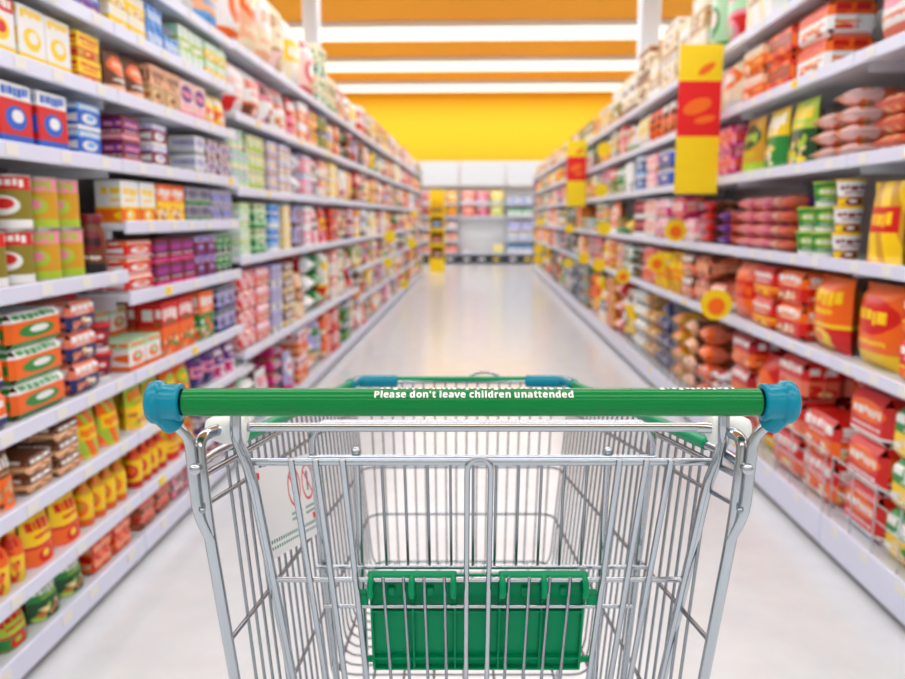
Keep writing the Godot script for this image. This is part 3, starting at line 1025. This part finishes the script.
	for i in n:
		var d0 := start + i * len
		var levels: Array = lv0 if i == 0 else lv1 if i == 1 else lv2 if i < 5 else lv3
		shelving_bay(-1, d0, d0 + len, levels, "white shelving bay opposite the price banners, %s bay from yellow wall" % NTH[n - 1 - i], false, i == n - 1, i < 4)
		for k in levels.size():
			var specs: Array
			if i == 0:
				specs = parse(near0[k])
			elif i == 1:
				specs = parse(near1[k])
			elif i == 2:
				specs = parse(mid[k])
			else:
				specs = random_specs(pal, 4 if i < 5 else 3 if i < 8 else 2)
				if k == levels.size() - 1:
					specs = random_specs([[["shipping_carton"], ["tan", "cream", "white"]], [["snack_bag"], ["cream", "white", "blush"]]], 3 if i < 8 else 2)
				for s in specs:
					s["scale"] = 1.0 if s.kind == "shipping_carton" else 1.15 if i < 5 else 1.35
					s["most"] = 3 if i < 5 else 2
			var room: float = (levels[k + 1] - levels[k]) if k < levels.size() - 1 else 0.52 if i < 4 else 0.34
			if k == levels.size() - 1:
				for s in specs:
					s["most"] = 1 + rng.randi_range(0, 1)
			var rows := 2 if (i < 2 and levels[k] < 0.7) else 1
			fill_shelf(specs, LEFT_X - 0.014, 1.0, d0, d0 + len, levels[k], room, ", %s shelf, %s bay from yellow wall, opposite banners" % [ORD[k], NTH[n - 1 - i]], rows, "goods on the shelving opposite the banners")

func aisle_right() -> void:
	var len := 1.3
	var start := 1.5
	var lv := [0.14, 0.71, 1.05, 1.40, 1.73, 2.05]
	var near := [
		[
			"noodle_multipack:green,dark-green,yellow:1:0:1.6|noodle_multipack:green,yellow,white:1:2|noodle_multipack:red,orange,white:1:1:0.8",
			"noodle_multipack:red,crimson,orange|noodle_multipack:maroon,red,black:0.95|noodle_multipack:red,orange,yellow:0.95:0:0.9|snack_bag:orange,red,yellow:1:1:1",
			"food_tin:gold,orange,white|food_tin:gold,yellow,orange:1.2:2|food_pouch:gold,orange,white:1.1:2|food_pouch:yellow,gold,red",
			"noodle_packet:salmon,peach,white|noodle_packet:orange,salmon,white:1:2|noodle_packet:salmon,white,orange:1:4|noodle_packet:peach,salmon,red",
			"snack_bag:pink,white,red|snack_bag:pink,red,white:1:3|snack_bag:red,pink,white|snack_bag:white,pink,salmon",
			"snack_bag:red,pink,white|snack_bag:pink,white,red|shipping_carton:cream,tan,brown|snack_bag:red,white,pink",
		],
		[
			"noodle_multipack:red,orange,white|noodle_multipack:red,salmon,crimson:1:2|snack_bag:red,orange,yellow:1.2:1|noodle_multipack:crimson,orange,red",
			"snack_bag:orange,red,yellow|noodle_multipack:orange,red,white:0.95:2|noodle_multipack:red,orange,yellow:0.95:0|snack_bag:orange,salmon,red",
			"noodle_cup:white,yellow,maroon:1:0:0.7|noodle_cup:green,lime,white:1.1:1|noodle_packet:purple,salmon,maroon:1:2|noodle_packet:salmon,pink,orange:1:2:1.4",
			"noodle_packet:salmon,blush,orange:1:2:1.3|food_pouch:lime,dark-green,yellow:1.25:2|food_pouch:yellow,green,white:1.25:2|food_pouch:gold,dark-green,lime:1.25",
			"|noodle_multipack:orange,white,red:0.9:2:1.4|noodle_multipack:red,orange,brown:0.9:3:1.4|noodle_multipack:peach,orange,white:0.9:2:1.4",
			"shipping_carton:cream,white,tan|snack_bag:white,teal,cream|shipping_carton:white,cream,tan",
		],
		[
			"noodle_packet:red,white,crimson|rice_sack:salmon,brown,orange:0.7|rice_sack:brown,orange,peach:0.7|rice_sack:yellow,gold,orange:0.7",
			"noodle_multipack:salmon,orange,white|noodle_multipack:salmon,brown,peach:0.95|noodle_multipack:brown,salmon,white:0.95:2|glass_jar:yellow,gold,orange:1.4",
			"noodle_packet:salmon,white,purple|noodle_packet:brown,peach,red|noodle_multipack:pink,blush,white:0.8|noodle_multipack:salmon,magenta,white:0.8",
			"noodle_multipack:magenta,pink,orange:0.8|noodle_multipack:pink,magenta,white:0.8|noodle_multipack:salmon,pink,white:0.8|detergent_box:blue,sky-blue,navy:0.8",
			"snack_bag:cream,orange,white|snack_bag:white,cream,peach|snack_bag:peach,white,orange|snack_bag:maroon,orange,brown",
			"snack_bag:mint,red,pink:1.3|snack_bag:mint,blush,green:1.3|shipping_carton:cream,tan,white:1.1|shipping_carton:cream,white,tan:1.1",
		],
		[
			"rice_sack:grey,teal,navy:0.8|rice_sack:gold,tan,yellow:0.8|rice_sack:grey,lavender,white:0.8",
			"glass_jar:gold,yellow,orange:1.3|noodle_multipack:salmon,pink,red|noodle_cup:black,brown,green:1.2",
			"noodle_multipack:white,magenta,pink|noodle_multipack:blush,salmon,white|food_tin:maroon,red,white:1.2",
			"noodle_multipack:blue,white,navy|noodle_multipack:pink,peach,white|detergent_box:navy,white,sky-blue",
			"snack_bag:brown,salmon,red|snack_bag:orange,red,maroon|snack_bag:cream,yellow,white",
			"shipping_carton:cream,white,tan:1.1|shipping_carton:tan,cream,white|shipping_carton:cream,tan,brown:1.1",
		],
	]
	var pal := [
		[["noodle_multipack", "detergent_box"], ["white", "salmon", "red", "cream", "pink", "yellow", "green", "grey", "peach"]],
		[["snack_bag", "food_pouch"], ["white", "yellow", "peach", "orange", "cream", "green"]],
		[["rice_sack", "noodle_multipack", "detergent_box"], ["white", "grey", "red", "gold", "black", "cream", "teal"]],
	]
	var n := 13
	for i in n:
		var d0 := start + i * len
		shelving_bay(1, d0, d0 + len, lv, "white shelving bay in the row with price banners, %s bay from yellow wall" % NTH[n - 1 - i], i < 4, i == n - 1, i < 4)
		for k in lv.size():
			var specs: Array
			if i < 4:
				specs = parse(near[i][k])
			else:
				specs = random_specs(pal, 3 if i < 7 else 2)
				if i == 7:
					specs = random_specs([[["noodle_multipack", "detergent_box"], ["black", "grey", "navy", "dark-green", "white"]]], 3)
				if k == lv.size() - 1:
					specs = random_specs([[["shipping_carton"], ["tan", "cream", "olive"]]], 2)
				for s in specs:
					s["scale"] = 1.0 if s.kind == "shipping_carton" else 1.2 if i < 7 else 1.4
					s["most"] = 3 if i < 7 else 2
			var room: float = (lv[k + 1] - lv[k]) if k < lv.size() - 1 else 0.5 if i < 5 else 0.3
			if k == lv.size() - 1:
				for s in specs:
					s["most"] = 1 + (1 if rng.randf() < 0.3 else 0)
			var inset := 0.034 if (i < 4 and k == 0) else 0.014
			var rows := 2 if (i < 2 and lv[k] < 0.6) else 1
			fill_shelf(specs, RIGHT_X + inset, -1.0, d0, d0 + len, lv[k], room, ", %s shelf, %s bay from yellow wall, banner side" % [ORD[k], NTH[n - 1 - i]], rows, "goods on the shelving with the banners")

func back_wall_shelves() -> void:
	var front := WALL_D - 0.5
	var bays := [[-1.69, "with red and yellow bags", [0.28, 0.6, 0.92, 1.22, 1.55]], [-0.49, "with a mostly empty white middle", [0.28, 1.22, 1.55]], [0.70, "with pale blue goods", [0.28, 0.62, 0.90, 1.22, 1.55]]]
	var rows := [
		["noodle_multipack:peach,pink,red:1.1", "noodle_multipack:cream,salmon,red:1.1", "noodle_multipack:blush,brown,white:1.1", "snack_bag:red,crimson,white:1.2|snack_bag:yellow,gold,red:1.2", "snack_bag:red,pink,white:1.2|snack_bag:yellow,orange,white:1.2"],
		["noodle_packet:red,crimson,white:1.3|||detergent_box:cream,yellow,lime:1.3", "snack_bag:orange,red,white:1.2|snack_bag:crimson,magenta,white:1.2|snack_bag:lime,yellow,white:1.2", "snack_bag:salmon,orange,white:1.2|snack_bag:magenta,red,white:1.2|snack_bag:yellow,lime,white:1.2"],
		["detergent_box:sky-blue,white,navy:1.2", "detergent_box:white,sky-blue,grey:1.2", "noodle_multipack:lavender,white,blue:1.2", "noodle_multipack:mint,white,teal:1.2", "detergent_box:white,grey,blue:1.1"],
	]
	var wall_white := mat(Color(0.84, 0.85, 0.87), 0.5)
	var dark := mat(Color(0.13, 0.15, 0.22), 0.4)
	for i in 3:
		var b = bays[i]
		var root := thing("wall_shelving", "white wall shelving below the yellow wall, section " + b[1], "shelving", Vector3(b[0] + 0.6, 0, -(front + 0.23)), 0.0, "wall shelving at the end of the aisle")
		part("header_panel", box_mesh(Vector3(1.17, 0.62, 0.10), 0.008), wall_white, root, Vector3(0, 2.30, 0.06))
		part("back_panel", box_mesh(Vector3(1.195, 1.99, 0.03), 0.002), wall_white, root, Vector3(0, 0.995, -0.2))
		part("plinth", box_mesh(Vector3(1.19, 0.20, 0.40), 0.003), dark, root, Vector3(0, 0.10, 0.02))
		for s in [-1, 1]:
			part("upright", box_mesh(Vector3(0.02, 2.6, 0.05), 0.002), wall_white, root, Vector3(s * 0.585, 1.3, -0.16))
		for k in 3:
			part("plinth_label", box_mesh(Vector3(0.16, 0.05, 0.004), 0.001), M.tag if (k + i) % 3 else M.tag_yellow, root, Vector3(-0.4 + k * 0.38, 0.12, 0.2225))
		for k in b[2].size():
			var y: float = b[2][k]
			var board := part("shelf", box_mesh(Vector3(1.14, 0.024, 0.36), 0.002), M.shelf, root, Vector3(0, y - 0.012, 0.0))
			part("price_rail", box_mesh(Vector3(1.15, 0.04, 0.012), 0.002), M.rail, board, Vector3(0, -0.002, 0.187))
			var specs := parse(rows[i][k])
			var w := 1.10 / specs.size()
			for j in specs.size():
				var s: Dictionary = specs[j]
				if not s.has("kind"):
					continue
				var room: float = (b[2][k + 1] - y) if k < b[2].size() - 1 else 0.4
				if i == 1 and k == 0:
					room = 0.12 if j == 0 else 0.45
				wall_goods(s, root.position.x - 0.55 + w * j, w, root.position.z + 0.16, y, room, goods_label(s, ", %s shelf of wall unit at aisle end" % ORD[k]))

func wall_goods(s: Dictionary, x0: float, w: float, z: float, y: float, room: float, label: String) -> void:
	var k = KIND[s.kind]
	var sc: float = s.get("scale", 1.0)
	var n := maxi(1, int(w / (k[0] * sc)))
	var step := w / n
	var h: float = k[1] * sc
	var stack := 1
	if k[4]:
		stack = clampi(int((room - 0.05) / h), 1, 2)
		h = minf(h, room - 0.05)
	else:
		h = minf(h, room - 0.05)
	var t := tile(COL[s.c1], COL[s.c2], COL[s.c3], rng.randi_range(0, 4))
	var d: float = k[2]
	var p: Array = goods_parts(s.kind, step - 0.03, h, d, t, s.c2)[0]
	for i in n:
		for q in stack:
			var o := part(s.kind, p[1], p[2], self, Vector3(x0 + step * (i + 0.5), y + q * (h + 0.001) + 0.001, z - d * 0.5))
			tag(o, label, (s.kind as String).replace("_", " "), "goods on the wall shelving at the aisle end")

func display_stand() -> void:
	var d := 17.5
	var root := thing("display_stand", "tall yellow cardboard display stand at the end of the shelving opposite banners", "display stand", Vector3(-0.90, 0, -d - 0.15))
	var yel := mat(Color(1.0, 0.84, 0.02), 0.55)
	part("base", box_mesh(Vector3(0.32, 0.24, 0.36), 0.004), yel, root, Vector3(0, 0.12, 0))
	part("back_panel", box_mesh(Vector3(0.32, 1.52, 0.02), 0.002), yel, root, Vector3(0, 1.0, -0.17))
	for s in [-1, 1]:
		part("side_panel", box_mesh(Vector3(0.02, 1.30, 0.34), 0.002), yel, root, Vector3(s * 0.15, 0.89, 0.0))
	part("header", box_mesh(Vector3(0.32, 0.24, 0.03), 0.004), yel, root, Vector3(0, 1.66, 0.15))
	for k in 4:
		var y := 0.24 + k * 0.325
		var tray := part("tray", box_mesh(Vector3(0.276, 0.012, 0.30), 0.002), yel, root, Vector3(0, y + 0.008, 0))
		part("tray_lip", box_mesh(Vector3(0.276, 0.06, 0.008), 0.001), yel, tray, Vector3(0, 0.03, 0.156))
		var s := parse(["noodle_multipack:maroon,navy,red", "noodle_multipack:brown,red,white", "noodle_multipack:blue,navy,white", "noodle_multipack:gold,olive,brown"][k])[0] as Dictionary
		var t := tile(COL[s.c1], COL[s.c2], COL[s.c3], k)
		var o := part("noodle_multipack", block_mesh(0.22, 0.2, 0.2, t), M.foil, self, Vector3(-0.90, y + 0.0155, -d - 0.13))
		tag(o, "%s and %s multipack on %s tray of yellow display stand" % [s.c1, s.c2, ["lowest", "second", "third", "top"][k]], "noodle multipack", "packs on the yellow display stand")

func banners() -> void:
	# fins clipped square to the shelf edge, standing out into the aisle
	for b in [[4.27, 0.22, "nearer the shopping trolley"], [9.42, 0.225, "nearer the yellow wall"]]:
		var w: float = b[1]
		var root := thing("price_banner", "yellow and red promotional banner on shelf edge, the one " + b[2], "banner", Vector3(RIGHT_X - w * 0.5 - 0.002, 1.32, -b[0]), 0.0, "price banners standing out from the shelving")
		part("lower_panel", box_mesh(Vector3(w, 0.29, 0.006), 0.001), M.banner_yellow, root, Vector3(0, 0.145, 0))
		part("middle_panel", box_mesh(Vector3(w, 0.275, 0.006), 0.001), M.banner_red, root, Vector3(0, 0.4275, 0))
		part("upper_panel", box_mesh(Vector3(w, 0.18, 0.006), 0.001), M.banner_yellow, root, Vector3(0, 0.655, 0))
		for q in [[-0.01, 0.44, 0.075, 0.036, 0.35], [0.03, 0.375, 0.055, 0.018, 0.2], [0.03, 0.625, 0.05, 0.02, 0.6]]:
			var st := begin()
			lathe(st, [[0.0, 0.003], [1.0, 0.003], [1.0, 0.0042], [0.0, 0.0042]], 24, -1, Basis(Vector3.RIGHT, PI / 2))
			var mark := part("printed_mark", st.commit(), M.banner_orange, root, Vector3(q[0], q[1], 0))
			mark.rotation.z = q[4]
			mark.scale = Vector3(q[2], q[3], 1.0)
	# round wobblers on the shelf edges: direction from the photograph, distance from the shelf front they hang on
	var list := [
		[715, 303, 0.075, 1], [672, 230, 0.065, 1], [655, 262, 0.06, 1], [622, 275, 0.06, 1], [600, 152, 0.065, 1], [598, 191, 0.065, 1], [602, 228, 0.065, 1], [598, 264, 0.065, 1],
		[583, 258, 0.06, 1], [568, 228, 0.06, 1], [572, 196, 0.06, 1], [568, 262, 0.06, 1], [538, 248, 0.09, 1], [538, 259, 0.09, 1], [539, 222, 0.07, 1],
		[390, 236, 0.075, -1], [412, 243, 0.08, -1], [404, 284, 0.065, -1], [388, 262, 0.06, -1], [414, 214, 0.06, -1],
	]
	for e in list:
		var side: int = e[3]
		var edge: float = RIGHT_X if side > 0 else LEFT_X
		var x: float = edge - side * (e[2] + 0.02)
		var dist: float = absf(x) * 800.0 / absf(e[0] - 478.0)
		var y: float = CAM_H - (e[1] - 217.0) / 800.0 * dist
		y = maxf(y, 0.12)
		var root := thing("price_wobbler", "round yellow price wobbler with orange centre clipped to a shelf edge", "price tag", Vector3(x, y, -dist), 0.0, "round yellow price wobblers")
		var turn := Basis(Vector3.RIGHT, PI / 2)
		var st := begin()
		lathe(st, [[0.0, -0.002], [e[2], -0.002], [e[2], 0.002], [0.0, 0.002]], 24, -1, turn)
		part("disc", st.commit(), M.banner_yellow, root)
		if not (int(e[0]) in [715, 672, 655, 622]):
			root.set_meta("label", "plain round yellow price wobbler clipped to a shelf edge")
			part("arm", box_mesh(Vector3(e[2] + 0.022, 0.014, 0.001), 0.0003), M.tag, root, Vector3(side * (e[2] * 0.5 + 0.010), 0, -0.003))
			continue
		st = begin()
		lathe(st, [[0.0, 0.002], [e[2] * 0.55, 0.002], [e[2] * 0.55, 0.0035], [0.0, 0.0035]], 20, -1, turn, Vector3(0, -e[2] * 0.12, 0))
		part("printed_centre", st.commit(), M.banner_orange, root)
		part("arm", box_mesh(Vector3(e[2] + 0.022, 0.014, 0.001), 0.0003), M.tag, root, Vector3(side * (e[2] * 0.5 + 0.010), 0, -0.003))
